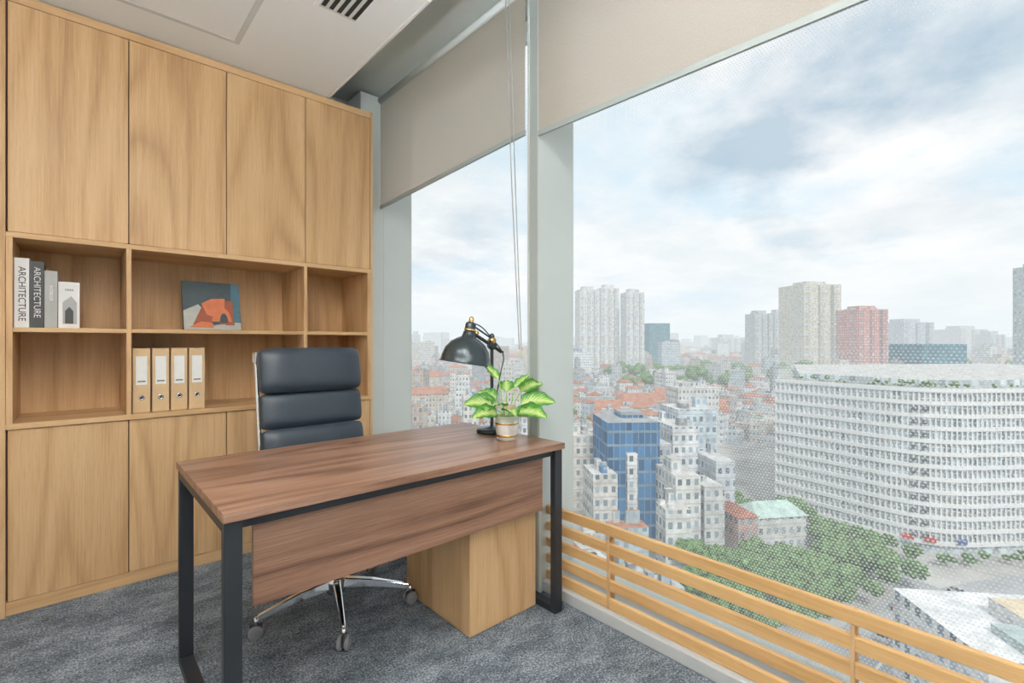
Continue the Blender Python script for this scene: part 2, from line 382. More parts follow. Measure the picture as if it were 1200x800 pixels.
tube('cord_a', [W(p, bo) for p in [(1.61,1.83,2.92),(1.61,1.80,2.2),(1.615,1.765,1.6),(1.625,1.745,1.15)]], 0.0028, M['chain'], bc, 2, smooth=True)
tube('cord_b', [W(p, bo) for p in [(1.60,1.795,2.92),(1.605,1.765,2.2),(1.61,1.740,1.6),(1.625,1.73,1.15)]], 0.0028, M['chain'], bc, 2, smooth=True)
box('cord_clip', (1.615,1.724,1.12), (1.65,1.75,1.16), M['white_in'], bc, bo, 0.003)

# ------------------------------------------------------------------ built-in cabinet
CY = 3.05
cab = empty('built_in_cabinet', (0.6, CY, 0)); co = (0.6, CY, 0)
cols = [-0.213, 0.205, 0.63, 1.055, 1.475]
def cb(n, lo, hi, m='oak', bev=0.0015): return box(n, lo, hi, M[m], cab, co, bev)
cb('plinth', (XL+0.001, CY+0.004, 0), (1.475, CY+0.03, 0.06), 'oakx')
cb('top_fascia', (XL+0.001, CY-0.002, 2.69), (1.49, CY+0.03, ZC-0.0045), 'oakx')
cb('carcass_lower', (XL+0.001, CY+0.022, 0.06), (1.475, YB-0.002, 0.80), 'gap', 0)
cb('carcass_upper', (XL+0.001, CY+0.022, 1.69), (1.475, YB-0.002, 2.69), 'gap', 0)
cb('end_panel', (1.475, CY-0.004, 0), (1.492, YB-0.002, ZC-0.0045))
g = 0.0020
for i in range(4):
    cb('upper_door_%d' % (i+1), (cols[i]+g, CY, 1.682), (cols[i+1]-g, CY+0.018, 2.688))
    cb('lower_door_%d' % (i+1), (cols[i]+g, CY, 0.062), (cols[i+1]-g, CY+0.018, 0.812))
cb('side_stile', (-0.236, CY-0.012, 0), (-0.217, CY+0.03, ZC-0.0045))
cb('tall_door_1', (-0.69, CY, 0.062), (-0.238, CY+0.018, 2.688))
cb('tall_door_2', (-1.148, CY, 0.062), (-0.694, CY+0.018, 2.688))
cb('tall_side', (-0.236, CY+0.03, 0.06), (-0.217, YB-0.002, 2.69))
F0 = CY-0.012
cb('shelf_frame_top', (cols[0]-0.004, F0, 1.655), (1.473, YB-0.02, 1.679), 'oakx')
cb('shelf_frame_bottom', (cols[0]-0.004, F0, 0.815), (1.473, YB-0.02, 0.84), 'oakx')
cb('shelf_frame_left', (cols[0]-0.003, F0+0.0005, 0.84), (cols[0]+0.018, YB-0.02, 1.655))
cb('shelf_frame_right', (1.452, F0+0.0005, 0.84), (1.472, YB-0.02, 1.655))
cb('divider_1', (0.195, F0+0.0005, 0.84), (0.215, YB-0.02, 1.655))
cb('divider_2', (1.042, F0+0.0005, 0.84), (1.062, YB-0.02, 1.655))
cb('back_panel', (cols[0], YB-0.02, 0.80), (1.475, YB-0.003, 1.69))
SH = 1.262
for i, (a, b) in enumerate([(cols[0]+0.018, 0.195), (0.215, 1.042), (1.062, 1.452)]):
    cb('middle_shelf_%d' % (i+1), (a, F0+0.004, SH-0.02), (b, YB-0.02, SH), 'oakx')

bk = empty('architecture_books', (-0.08, 3.2, SH)); bo_ = (-0.08,3.2,SH)
def book(n, x0, x1, h, dp, m, y0=3.075):
    z0 = SH+0.0005
    box(n+'_cover_l', (x0, y0, z0), (x0+0.003, y0+dp, z0+h), M[m], bk, bo_)
    box(n+'_cover_r', (x1-0.003, y0, z0), (x1, y0+dp, z0+h), M[m], bk, bo_)
    box(n+'_spine', (x0, y0-0.002, z0), (x1, y0+0.003, z0+h), M[m], bk, bo_, 0.001)
    box(n+'_pages', (x0+0.003, y0+0.003, z0+0.004), (x1-0.003, y0+dp-0.004, z0+h-0.004), M['pages'], bk, bo_)
def text(n, body, size, x, y, z, m, parent, o, rot=(math.pi/2, math.pi/2, 0)):
    cu = bpy.data.curves.new(n, 'FONT'); cu.body = body; cu.size = size; cu.extrude = 0.0003; cu.align_x = 'CENTER'; cu.align_y = 'CENTER'
    cu.materials.append(m)
    t = bpy.data.objects.new(n, cu); t.location = (x-o[0], y-o[1], z-o[2]); t.rotation_euler = rot
    link(t, parent); return t
book('book_1', -0.193, -0.145, 0.31, 0.24, 'bookw')
book('book_2', -0.144, -0.097, 0.300, 0.24, 'bookd')
book('book_3', -0.096, -0.052, 0.262, 0.22, 'bookg')
book('book_4', -0.050, 0.024, 0.215, 0.22, 'bookw')
text('title_1', 'ARCHITECTURE', 0.034, -0.169, 3.0722, SH+0.15, M['ink'], bk, bo_)
text('title_2', 'ARCHITECTURE', 0.032, -0.1205, 3.0722, SH+0.16, M['bookw'], bk, bo_)
text('title_3', 'INTERIOR', 0.016, -0.074, 3.0722, SH+0.16, M['bookw'], bk, bo_)
mesh_obj('cover_photo', [(-0.035-bo_[0],3.0724-bo_[1],0.0+0.02),(0.014-bo_[0],3.0724-bo_[1],0.02),(0.014-bo_[0],3.0724-bo_[1],0.12),(-0.005-bo_[0],3.0724-bo_[1],0.15),(-0.035-bo_[0],3.0724-bo_[1],0.12)], [(0,1,2,3,4)], M['bookg'], bk)
mesh_obj('cover_photo_dark', [(-0.027-bo_[0],3.0720-bo_[1],0.022),(0.002-bo_[0],3.0720-bo_[1],0.022),(0.002-bo_[0],3.0720-bo_[1],0.08),(-0.012-bo_[0],3.0720-bo_[1],0.10),(-0.027-bo_[0],3.0720-bo_[1],0.08)], [(0,1,2,3,4)], M['bookd'], bk)
text('title_4', 'casa', 0.018, -0.013, 3.0722, SH+0.180, M['ink'], bk, bo_, (math.pi/2,0,0))

pa = empty('abstract_painting', (0.60, 3.22, SH+0.003)); pa.rotation_euler = (math.radians(-12),0,math.radians(2))
box('canvas', (-0.145,0,0), (0.145,0.018,0.285), M['a_dark'], pa, (0,0,0), 0.001)
def patch(n, pts, m, lay):
    y = -0.0006*lay
    mesh_obj(n, [(x, y, z) for x, z in pts], [tuple(range(len(pts)))], M[m], pa)
def ell(cx, cz, rx, rz, n=24, a0=0, a1=2*math.pi): return [(cx+rx*math.cos(a0+(a1-a0)*i/n), cz+rz*math.sin(a0+(a1-a0)*i/n)) for i in range(n+1)]
patch('slate_field', [(-0.143,0.10),(0.09,0.19),(0.09,0.283),(-0.143,0.283)], 'a_dark', 1)
patch('teal_field', [(0.09,0.002),(0.143,0.002),(0.143,0.283),(0.10,0.283)], 'a_teal', 1)
patch('grey_field', [(-0.143,0.002),(0.0,0.002),(-0.03,0.10),(-0.07,0.15),(-0.143,0.11)], 'a_grey', 2)
patch('grey_right', [(0.04,0.002),(0.143,0.002),(0.143,0.045),(0.07,0.05)], 'a_grey', 2)
patch('rust_slab', [(-0.10,0.03),(-0.045,0.155),(-0.01,0.17),(0.02,0.10),(-0.02,0.015)], 'a_red', 3)
patch('rust_block', [(0.03,0.03),(0.05,0.175),(0.105,0.18),(0.11,0.03)], 'a_red', 3)
patch('orange_block', [(-0.055,0.155),(-0.005,0.185),(0.065,0.19),(0.06,0.11),(0.02,0.07),(-0.03,0.09)], 'a_org', 4)
patch('orange_arch', ell(0.045,0.05,0.05,0.085,20,0,math.pi), 'a_org', 5)
patch('orange_sweep', [(-0.12,0.015),(-0.06,0.05),(-0.01,0.045),(0.02,0.012)], 'a_org', 4)
patch('dark_arch', ell(0.055,0.045,0.022,0.055,20,0,math.pi), 'a_dark', 6)
patch('pale_foot', [(-0.01,0.002),(0.075,0.002),(0.06,0.035),(0.01,0.03)], 'a_grey', 7)
patch('blue_block', [(0.105,0.05),(0.135,0.05),(0.135,0.15),(0.11,0.155)], 'a_teal', 4)

bi = empty('ring_binders', (0.38, 3.2, 0.84)); bio = (0.38,3.2,0.84)
for k in range(4):
    x0 = 0.222+k*0.0795; x1 = x0+0.072; z0 = 0.8405; z1 = z0+0.325; y0 = 3.08
    box('spine_%d' % k, (x0,y0,z0), (x1,y0+0.006,z1), M['binder'], bi, bio, 0.002)
    box('cover_l_%d' % k, (x0,y0+0.006,z0), (x0+0.003,y0+0.29,z1), M['binder'], bi, bio)
    box('cover_r_%d' % k, (x1-0.003,y0+0.006,z0), (x1,y0+0.29,z1), M['binder'], bi, bio)
    box('paper_%d' % k, (x0+0.006,y0+0.04,z0+0.008), (x1-0.006,y0+0.28,z1-0.015), M['pages'], bi, bio)
    box('label_%d' % k, (x0+0.013,y0-0.0015,z0+0.14), (x1-0.013,y0+0.001,z0+0.285), M['label'], bi, bio)
    box('label_line_%d' % k, (x0+0.02,y0-0.002,z0+0.155), (x1-0.02,y0+0.001,z0+0.160), M['ink'], bi, bio)
    lathe('finger_ring_%d' % k, [(0.007,0),(0.013,0),(0.013,0.003),(0.007,0.003),(0.007,0)], M['chrome'], bi, ((x0+x1)/2-bio[0], y0-bio[1], z0+0.075-bio[2]), (math.pi/2,0,0), 24)
    lathe('finger_hole_%d' % k, [(0,0),(0.008,0),(0.008,0.0015),(0,0.0015)], M['ink'], bi, ((x0+x1)/2-bio[0], y0-bio[1], z0+0.075-bio[2]), (math.pi/2,0,0), 20)

# ------------------------------------------------------------------ desk
dk = empty('office_desk', (0.290, 1.442, 0), math.radians(0.2))
DL, DW, DZ = 1.334, 0.752, 0.75
def db(n, lo, hi, m, bev=0.001): return box(n, lo, hi, M[m], dk, (0,0,0), bev)
db('desktop', (0,0,DZ-0.026), (DL,DW,DZ), 'walnut', 0.0015)
T = 0.045
for s, x0 in (('left', 0.004), ('right', DL-0.006-T)):
    x1 = x0+T
    db('leg_front_'+s, (x0,0.012,0.0), (x1,0.012+0.03,DZ-0.026), 'blackm', 0.002)
    db('leg_back_'+s, (x0,DW-0.042,0.0), (x1,DW-0.012,DZ-0.026), 'blackm', 0.002)
    db('foot_'+s, (x0,0.042,0.0), (x1,DW-0.042,0.03), 'blackm', 0.002)
    db('loop_top_'+s, (x0,0.042,DZ-0.058), (x1,DW-0.042,DZ-0.026), 'blackm', 0.002)
db('rail_front', (0.051,0.03,DZ-0.056), (DL-0.051,0.055,DZ-0.030), 'blackm')
db('rail_back', (0.051,DW-0.055,DZ-0.056), (DL-0.051,DW-0.03,DZ-0.030), 'blackm')
db('modesty_panel', (0.086,0.056,0.455), (DL-0.085,0.074,DZ-0.036), 'walnut', 0.001)
for x in (0.3, DL-0.3): db('panel_bracket_%d' % int(x*10), (x,0.074,DZ-0.10), (x+0.03,0.09,DZ-0.03), 'blackm')

pe = empty('drawer_pedestal', (1.37, 1.80, 0)); po = (1.37,1.80,0)
def pb(n, lo, hi, m='oak', bev=0.0015): return box(n, lo, hi, M[m], pe, po, bev)
PX0,PX1,PY0,PY1 = 1.188,1.562,1.57,2.07
pb('side_left', (PX0,PY0+0.018,0.004), (PX0+0.018,PY1-0.02,0.60))
pb('side_right', (PX1-0.018,PY0+0.018,0.004), (PX1,PY1-0.02,0.60))
pb('back', (PX0,PY0,0.004), (PX1,PY0+0.018,0.60))
pb('top', (PX0,PY0,0.6), (PX1,PY1,0.62), 'oakx')
pb('bottom', (PX0+0.018,PY0+0.018,0.0), (PX1-0.018,PY1-0.02,0.04), 'oakx')
for k in range(3):
    z0 = 0.008+k*0.198
    pb('drawer_front_%d' % (k+1), (PX0+0.001,PY1-0.02,z0), (PX1-0.001,PY1-0.001,z0+0.194), 'oakx')
    pb('drawer_handle_%d' % (k+1), (1.33,PY1-0.001,z0+0.16), (1.42,PY1+0.012,z0+0.168), 'blackm')

# ------------------------------------------------------------------ chair
ch = empty('office_chair', (0.880, 2.16, 0))
def cushion(n, cx, cy, cz, w, t, h, rx, mname='leather', pw=5.0):
    bm = bmesh.new(); bmesh.ops.create_cube(bm, size=1)
    bmesh.ops.subdivide_edges(bm, edges=bm.edges[:], cuts=9, use_grid_fill=True)
    for v in bm.verts:
        x, y, z = v.co*2
        ty = (1-0.55*abs(z)**pw)*(1-0.40*abs(x)**12)
        tz = (1-0.05*abs(x)**8)
        tx = 1-0.02*abs(z)**4-0.015*abs(y)**2
        v.co = Vector((x*w/2*tx, y*t/2*ty, z*h/2*tz))
    me = bpy.data.meshes.new(n); bm.to_mesh(me); bm.free(); me.materials.append(M[mname])
    for p in me.polygons: p.use_smooth = True
    o = bpy.data.objects.new(n, me); o.location = (cx,cy,cz); o.rotation_euler = (rx,0,0)
    s = o.modifiers.new('sub', 'SUBSURF'); s.levels = 1; s.render_levels = 1
    return link(o, ch)
tilt = math.radians(-10)
edges = [0.49, 0.625, 0.79, 0.955, 1.165]
for i in range(4):
    z = (edges[i]+edges[i+1])/2; h = (edges[i+1]-edges[i])*1.03
    y = 0.215+(z-0.5)*math.tan(-tilt)*0.95 - (0.012 if i == 3 else 0)
    cushion('back_cushion_%d' % (i+1), 0, y, z, 0.485, 0.085 if i < 3 else 0.115, h, tilt)
for i, y in enumerate((-0.17, -0.02, 0.13)):
    cushion('seat_cushion_%d' % (i+1), 0, y, 0.475-(0.01 if i == 2 else 0), 0.50, 0.155, 0.085, 0)
for s in (-1, 1):
    x = s*0.232
    tube('side_frame_%d' % s, [(x,-0.24,0.425),(x,-0.1,0.43),(x,0.12,0.43),(x,0.235,0.45),(x,0.285,0.56),(x,0.325,0.8),(x,0.360,1.0),(x,0.377,1.10)], 0.011, M['chrome'], ch, 4, smooth=True)
    box('clamp_%d' % s, (s*0.245-0.007,0.315,1.10), (s*0.245+0.007,0.365,1.15), M['chrome'], ch, (0,0,0), 0.003)
for z, y in ((0.60,0.315),(0.98,0.38)):
    tube('spreader_%d' % int(z*100), [(-0.232,y-0.01,z),(0,y+0.02,z),(0.232,y-0.01,z)], 0.012, M['chrome'], ch, 3)
box('mechanism', (-0.09,-0.10,0.37), (0.09,0.14,0.425), M['plastic'], ch, (0,0,0), 0.01)
for y in (-0.1, 0.1):
    box('seat_bar_%d' % int(y*10), (-0.235,y-0.015,0.42), (0.235,y+0.015,0.435), M['chrome'], ch, (0,0,0), 0.004)
lathe('gas_lift', [(0,0.09),(0.028,0.09),(0.028,0.25),(0.017,0.25),(0.017,0.39),(0,0.39)], M['chrome'], ch)
lathe('hub', [(0,0.075),(0.038,0.075),(0.045,0.10),(0.045,0.135),(0.032,0.155),(0,0.155)], M['chrome'], ch)
for k in range(5):
    a = math.radians(-107+72*k); ca, sa = math.cos(a), math.sin(a)
    vs = []; R = [(0.03,0.045,0.022,0.118),(0.16,0.036,0.018,0.108),(0.325,0.022,0.012,0.080)]
    for r, wd, th, z in R:
        for dx, dz in ((-1,-1),(1,-1),(0.7,1),(-0.7,1)):
            vs.append((r*ca - dx*wd/2*sa*1.0, r*sa + dx*wd/2*ca, z+dz*th/1.0))
    fs = []
    for j in range(2):
        for i in range(4):
            q = (i+1) % 4; fs.append((j*4+i, j*4+q, (j+1)*4+q, (j+1)*4+i))
    fs += [(3,2,1,0), (8,9,10,11)]
    o = mesh_obj('spoke_%d' % (k+1), vs, fs, M['chrome'], ch)
    b = o.modifiers.new('b', 'BEVEL'); b.width = 0.004; b.segments = 2
    cx, cy = 0.33*ca, 0.33*sa
    lathe('caster_stem_%d' % (k+1), [(0,0.045),(0.008,0.045),(0.008,0.085),(0,0.085)], M['chrome'], ch, (cx,cy,0), n=12)
    wa = a + (0.6 if k % 2 else -0.4)
    for sgn in (-1, 1):
        nx, ny = -math.sin(wa), math.cos(wa)
        lathe('wheel_%d_%s' % (k+1, 'a' if sgn < 0 else 'b'), [(0,-0.009),(0.022,-0.009),(0.0275,-0.005),(0.0275,0.005),(0.022,0.009),(0,0.009)], M['wheel'], ch,
              (cx+nx*0.014*sgn, cy+ny*0.014*sgn, 0.0278), (math.pi/2, 0, wa), 24)
    box('caster_hood_%d' % (k+1), (-0.024,-0.006,-0.014), (0.024,0.006,0.024), M['plastic'], ch, (-cx,-cy,-0.035), 0.004, rot=(0,0,wa))

# ------------------------------------------------------------------ desk lamp
lx, ly = 1.545, 1.86
la = empty('desk_lamp', (lx, ly, DZ), math.radians(-8))
lathe('base', [(0,0),(0.075,0),(0.077,0.006),(0.075,0.018),(0.067,0.022),(0.014,0.026),(0.012,0.03),(0,0.03)], M['lampm'], la, (0,0,0.0005))
tube('pole', [(0,0,0.02),(0,0,0.45)], 0.0085, M['lampm'], la)
lathe('pole_cap', [(0,0.44),(0.013,0.44),(0.013,0.48),(0.006,0.49),(0,0.49)], M['lampm'], la, n=20)
lathe('pole_joint', [(0,-0.014),(0.02,-0.014),(0.02,0.014),(0,0.014)], M['lampm'], la, (0,0,0.43), (math.pi/2,0,0), 24)
hx, hz = -0.130, 0.516
for s in (-1, 1):
    tube('arm_%d' % s, [(0.06,s*0.009,0.395),(0,s*0.009,0.430),(hx+0.01,s*0.009,hz-0.02)], 0.006, M['lampm'], la)
tube('upper_arm', [(0.02,0,0.452),(hx+0.02,0,hz+0.012)], 0.0045, M['lampm'], la)
lathe('counter_knob', [(0,-0.018),(0.014,-0.018),(0.016,0),(0.014,0.018),(0,0.018)], M['brass'], la, (0.0,0,0.455), (math.pi/2,0,0), 24)
lathe('arm_knob', [(0,-0.02),(0.01,-0.02),(0.01,0.02),(0,0.02)], M['brass'], la, (hx+0.035,0,hz-0.025), (math.pi/2,0,0), 20)
tube('power_cord', [(hx,0.005,hz+0.02),(hx+0.06,0.02,hz+0.03),(0.02,0.02,0.46),(0.09,0.015,0.38),(0.05,0.0,0.3),(0.012,0.0,0.1)], 0.003, M['blackm'], la, 3, smooth=True)
hd = bpy.data.objects.new('lamp_head', None); hd.location = (hx,0,hz-0.045); hd.rotation_euler = (math.radians(3), math.radians(8),0); link(hd, la)
shade = [(0.030,0.02),(0.036,0.0),(0.056,-0.010),(0.084,-0.030),(0.105,-0.060),(0.116,-0.095),(0.119,-0.120),(0.125,-0.126)]
lathe('shade_outer', shade, M['lampm'], hd, n=56)
lathe('shade_inner', [(r-0.003, z-0.001) for r, z in shade], M['white_in'], hd, n=56)
lathe('shade_rim', [(0.121,-0.127),(0.126,-0.127),(0.126,-0.124),(0.121,-0.124),(0.121,-0.127)], M['lampm'], hd, n=56)
lathe('socket', [(0.031,0.018),(0.031,0.024),(0.026,0.026),(0.026,0.062),(0.020,0.072),(0.0,0.074)], M['lampm'], hd, n=32)
lathe('socket_collar', [(0.0275,0.030),(0.0285,0.030),(0.0285,0.040),(0.0275,0.040)], M['brass'], hd, n=32)
lathe('socket_top', [(0.012,0.072),(0.012,0.092),(0.006,0.10),(0,0.10)], M['brass'], hd, n=20)
bulb = [(0,-0.10)]+[(0.028*math.sin(t), -0.07-0.03*math.cos(t)) for t in [0.4,0.8,1.2,1.6,2.0,2.4]]+[(0.013,-0.03),(0.013,0.01)]
lathe('bulb', bulb, M['white_in'], hd, n=24)

# ------------------------------------------------------------------ plant
pp = empty('potted_plant', (1.478, 1.672, DZ))
lathe('pot', [(0,0),(0.040,0),(0.045,0.004),(0.053,0.06),(0.055,0.112),(0.050,0.112),(0.047,0.10),(0,0.098)], M['pot'], pp, (0,0,0.0005), n=48)
for z0 in (0.018, 0.074):
    r = 0.0445+0.011*z0/0.1
    lathe('gold_band_%d' % int(z0*1000), [(r+0.0015,z0),(r+0.0022,z0+0.001),(r+0.0028,z0+0.008),(r+0.002,z0+0.009)], M['brass'], pp, n=48)
lathe('soil', [(0,0.1025),(0.0475,0.1025)], M['soil'], pp, n=32)
def leaf(k, az, el, pl, Ln, Wd, droop, roll=0.0):
    d = Vector((math.cos(az), math.sin(az), 0)); up = Vector((0,0,1)); sd = Vector((-math.sin(az), math.cos(az), 0))
    b = Vector((0.015*math.cos(az), 0.015*math.sin(az), 0.10))
    p = b + d*pl*math.cos(el) + up*pl*math.sin(el)
    mid = b + up*pl*0.55*math.sin(el) + d*pl*0.30*math.cos(el)
    tube('petiole_%d' % k, [tuple(b), tuple(mid), tuple(p)], 0.0026, M['stem'], pp, 2, smooth=True)
    nv, nu = 12, 6; vs = []; uvs = []; cur = p.copy(); e = el*0.55
    for j in range(nv+1):
        t = j/nv
        dirv = d*math.cos(e)+up*math.sin(e); nor = -d*math.sin(e)+up*math.cos(e)
        s2 = (sd*math.cos(roll)+nor*math.sin(roll)); n2 = (nor*math.cos(roll)-sd*math.sin(roll))
        w = Wd*(math.sin(math.pi*min(1, t**0.68))**0.75)*(1-0.2*t)+0.001
        for i in range(nu+1):
            u = i/nu-0.5
            vs.append(cur + s2*u*w + n2*(abs(u)*w*0.30 + 0.005*math.sin(t*22)*abs(u)*2)); uvs.append((i/nu, t))
        cur = cur + dirv*(Ln/nv); e -= droop/nv
    fs = [(j*(nu+1)+i, j*(nu+1)+i+1, (j+1)*(nu+1)+i+1, (j+1)*(nu+1)+i) for j in range(nv) for i in range(nu)]
    o = mesh_obj('leaf_%d' % k, vs, fs, M['leaf'], pp, smooth=True)
    ul = o.data.uv_layers.new(name='UVMap')
    for poly in o.data.polygons:
        for li in poly.loop_indices: ul.data[li].uv = uvs[o.data.loops[li].vertex_index]
RA = math.atan2(-0.670, 0.742)
specs = [ (RA,0.85,0.075,0.165,0.115,0.9,0.75), (RA+math.pi,0.85,0.065,0.145,0.115,0.9,-0.75), (RA+0.5,1.1,0.13,0.13,0.10,0.8,0.5),
 (RA-0.5,0.55,0.05,0.15,0.105,0.9,0.6),(RA+math.pi-0.4,1.1,0.09,0.10,0.085,0.7,-0.6),(RA+math.pi+0.5,0.55,0.04,0.13,0.10,0.9,-0.6),
 (RA+1.6,1.2,0.12,0.12,0.08,0.6,0.0),(RA-1.3,0.9,0.04,0.12,0.09,1.2,0.1),(RA+0.4,1.40,0.14,0.10,0.05,0.3,0.5),
 (RA+2.6,1.40,0.18,0.11,0.05,0.2,-0.5),(RA-2.0,1.1,0.06,0.11,0.08,1.0,-0.2)]
for k, s in enumerate(specs): leaf(k, *s)

# ------------------------------------------------------------------ added fill lights, all out of view
def fill_panel(name, x, y, power):  # unseen ceiling panel with area light, added to brighten the interior
    e = empty(name, (x, y, ZC))
    box('frame', (x-0.295,y-0.295,ZC-0.010), (x+0.295,y+0.295,ZC-0.004), M['white_in'], e, (x,y,ZC))
    li = bpy.data.lights.new(name+'_light', 'AREA'); li.shape = 'SQUARE'; li.size = 0.56; li.energy = power; li.color = (1.0,0.97,0.925)
    o = bpy.data.objects.new('light', li); o.location = (0,0,-0.013); link(o, e)
fill_panel('added_fill_panel', 0.32, 0.7, 24)
fill_panel('added_fill_panel.001', 0.32, -0.5, 29)
fill_panel('added_fill_panel.002', -0.28, 1.3, 19)
fill_panel('added_fill_panel.003', -0.28, -1.7, 28)
pu = empty('added_fill_pendant', (0.3, -1.1, 2.15))  # pendant added behind the camera so its area light lifts the ceiling
box('housing', (-0.04,-0.6,0), (0.04,0.6,0.05), M['blackm'], pu, (0,0,0), 0.003)
for y in (-0.5, 0.5): tube('suspension_%d' % int(y*10), [(0,y,0.05),(0,y,ZC-2.15)], 0.002, M['chrome'], pu)
li = bpy.data.lights.new('uplight', 'AREA'); li.shape = 'RECTANGLE'; li.size = 0.07; li.size_y = 1.15; li.energy = 145; li.color = (0.96,0.98,1.0)
o = bpy.data.objects.new('uplight', li); o.location = (0,0,0.053); o.rotation_euler = (math.pi,0,0); link(o, pu)
pu2 = empty('added_fill_pendant.001', (0.25, 0.25, 1.95))  # second added pendant above the view, more fill for the ceiling
box('housing', (-0.04,-0.45,0), (0.04,0.45,0.05), M['blackm'], pu2, (0,0,0), 0.003)
for y in (-0.4, 0.4): tube('suspension_%d' % int(y*10), [(0,y,0.05),(0,y,ZC-1.95)], 0.002, M['chrome'], pu2)
li = bpy.data.lights.new('fill_uplight_b', 'AREA'); li.shape = 'RECTANGLE'; li.size = 0.07; li.size_y = 0.85; li.energy = 72; li.color = (0.96,0.98,1.0)
o = bpy.data.objects.new('uplight', li); o.location = (0,0,0.053); o.rotation_euler = (math.pi,0,0); link(o, pu2)

# ------------------------------------------------------------------ city
FX, FY = 0.670, 0.742
GZ = -48.8
def site(lat, dep, z=0.0): return (FX*dep+FY*lat, FY*dep-FX*lat, z)
class City:
    def __init__(s): s.v = []; s.f = []; s.c = []; s.uv = []
    def quad(s, pts, col, uvs=None):
        b = len(s.v); s.v += pts; s.f.append(tuple(range(b, b+len(pts))))
        s.c.append(col); s.uv.append(uvs or [(0,0)]*len(pts))
    def prism(s, fp, z0, z1, wall, roof):
        n = len(fp); u = 0.0
        for i in range(n):
            a, b = fp[i], fp[(i+1) % n]; ln = math.hypot(b[0]-a[0], b[1]-a[1])
            s.quad([site(*a, z0), site(*b, z0), site(*b, z1), site(*a, z1)], wall, [(u,0.05),(u+ln,0.05),(u+ln,z1-z0),(u,z1-z0)]); u += ln
        s.quad([site(*p, z1) for p in fp], roof)
    def bld(s, lat, dep, w, d, rot, h, wall, roof, z0=GZ, gable=False, extras=True):
        ca, sa = math.cos(rot), math.sin(rot)
        def P(x, y): return (lat+x*ca-y*sa, dep+x*sa+y*ca)
        fp = [P(-w/2,-d/2), P(w/2,-d/2), P(w/2,d/2), P(-w/2,d/2)]
        s.prism(fp, z0, z0+h, wall, roof)
        if gable:
            r = h+min(w, d)*0.28
            q = [P(-w/2-.4,-d/2-.4), P(w/2+.4,-d/2-.4), P(w/2+.4,d/2+.4), P(-w/2-.4,d/2+.4)]
            if w >= d: a, b = P(-w/2+.2*d,0), P(w/2-.2*d,0); F = [(q[0],q[1],b,a),(q[2],q[3],a,b)]; E = [(q[1],q[2],b),(q[3],q[0],a)]
            else: a, b = P(0,-d/2+.2*w), P(0,d/2-.2*w); F = [(q[1],q[2],b,a),(q[3],q[0],a,b)]; E = [(q[0],q[1],a),(q[2],q[3],b)]
            zz = lambda p: site(*p, z0+(r if p in (a, b) else h))
            for t in F+E: s.quad([zz(p) for p in t], roof)
        elif extras:
            for q_ in range(3 if w > 5 else 1):
                x, y = random.uniform(-.3,.3)*w, random.uniform(-.35,.35)*d
                fw, fd = random.uniform(.08,.2), random.uniform(.06,.16)
                k = [P(x-w*fw,y-d*fd), P(x+w*fw,y-d*fd), P(x+w*fw,y+d*fd), P(x-w*fw,y+d*fd)]
                c = random.choice([tuple(c*0.95 for c in wall), wall, (0.35,0.36,0.37), (0.62,0.61,0.58)])
                s.prism(k, z0+h, z0+h+random.uniform(0.8,3.4), c, tuple(c_*0.85 for c_ in roof))
            if random.random() < .4:
                x, y = random.uniform(-.3,.3)*w, random.uniform(-.35,.35)*d
                k = [P(x-w*.12,y-d*.1), P(x+w*.12,y-d*.1), P(x+w*.12,y+d*.1), P(x-w*.12,y+d*.1)]
                c = random.choice([(0.15,0.27,0.45),(0.5,0.2,0.14),(0.1,0.1,0.1),(0.75,0.75,0.75)])
                s.prism(k, z0+h, z0+h+random.uniform(.6,1.6), c, c)
    def make(s, name, m):
        o = mesh_obj(name, s.v, s.f, m)
        me = o.data; ca = me.color_attributes.new('Col', 'FLOAT_COLOR', 'CORNER'); ul = me.uv_layers.new(name='UVMap')
        cols = []; uvs = []
        for c, u in zip(s.c, s.uv):
            for q in u: cols += [*c, 1.0]; uvs += [*q]
        ca.data.foreach_set('color', cols); ul.data.foreach_set('uv', uvs)
        return o
WALLS = [(0.76,0.76,0.74),(0.66,0.63,0.57),(0.76,0.71,0.61),(0.52,0.54,0.55),(0.68,0.61,0.50),(0.58,0.64,0.67),(0.82,0.82,0.81),(0.56,0.46,0.39),(0.50,0.57,0.59),(0.42,0.44,0.46),(0.78,0.75,0.69),(0.80,0.80,0.79)]
ROOFS = [(0.46,0.45,0.43),(0.56,0.53,0.49),(0.42,0.20,0.14),(0.50,0.25,0.18),(0.36,0.36,0.37),(0.62,0.62,0.60),(0.52,0.28,0.20),(0.64,0.62,0.57),(0.44,0.40,0.36),(0.46,0.22,0.15),(0.60,0.60,0.60)]
EXC = [(70,260,96,230),(18,42,112,150),(42,95,84,172),(45,110,40,70),(60,240,74,112),(38,76,112,150),(30,96,60,100)]
def blocked(a, d, m=4): return any(x0-m < a < x1+m and y0-m < d < y1+m for x0, x1, y0, y1 in EXC)
houses = City()
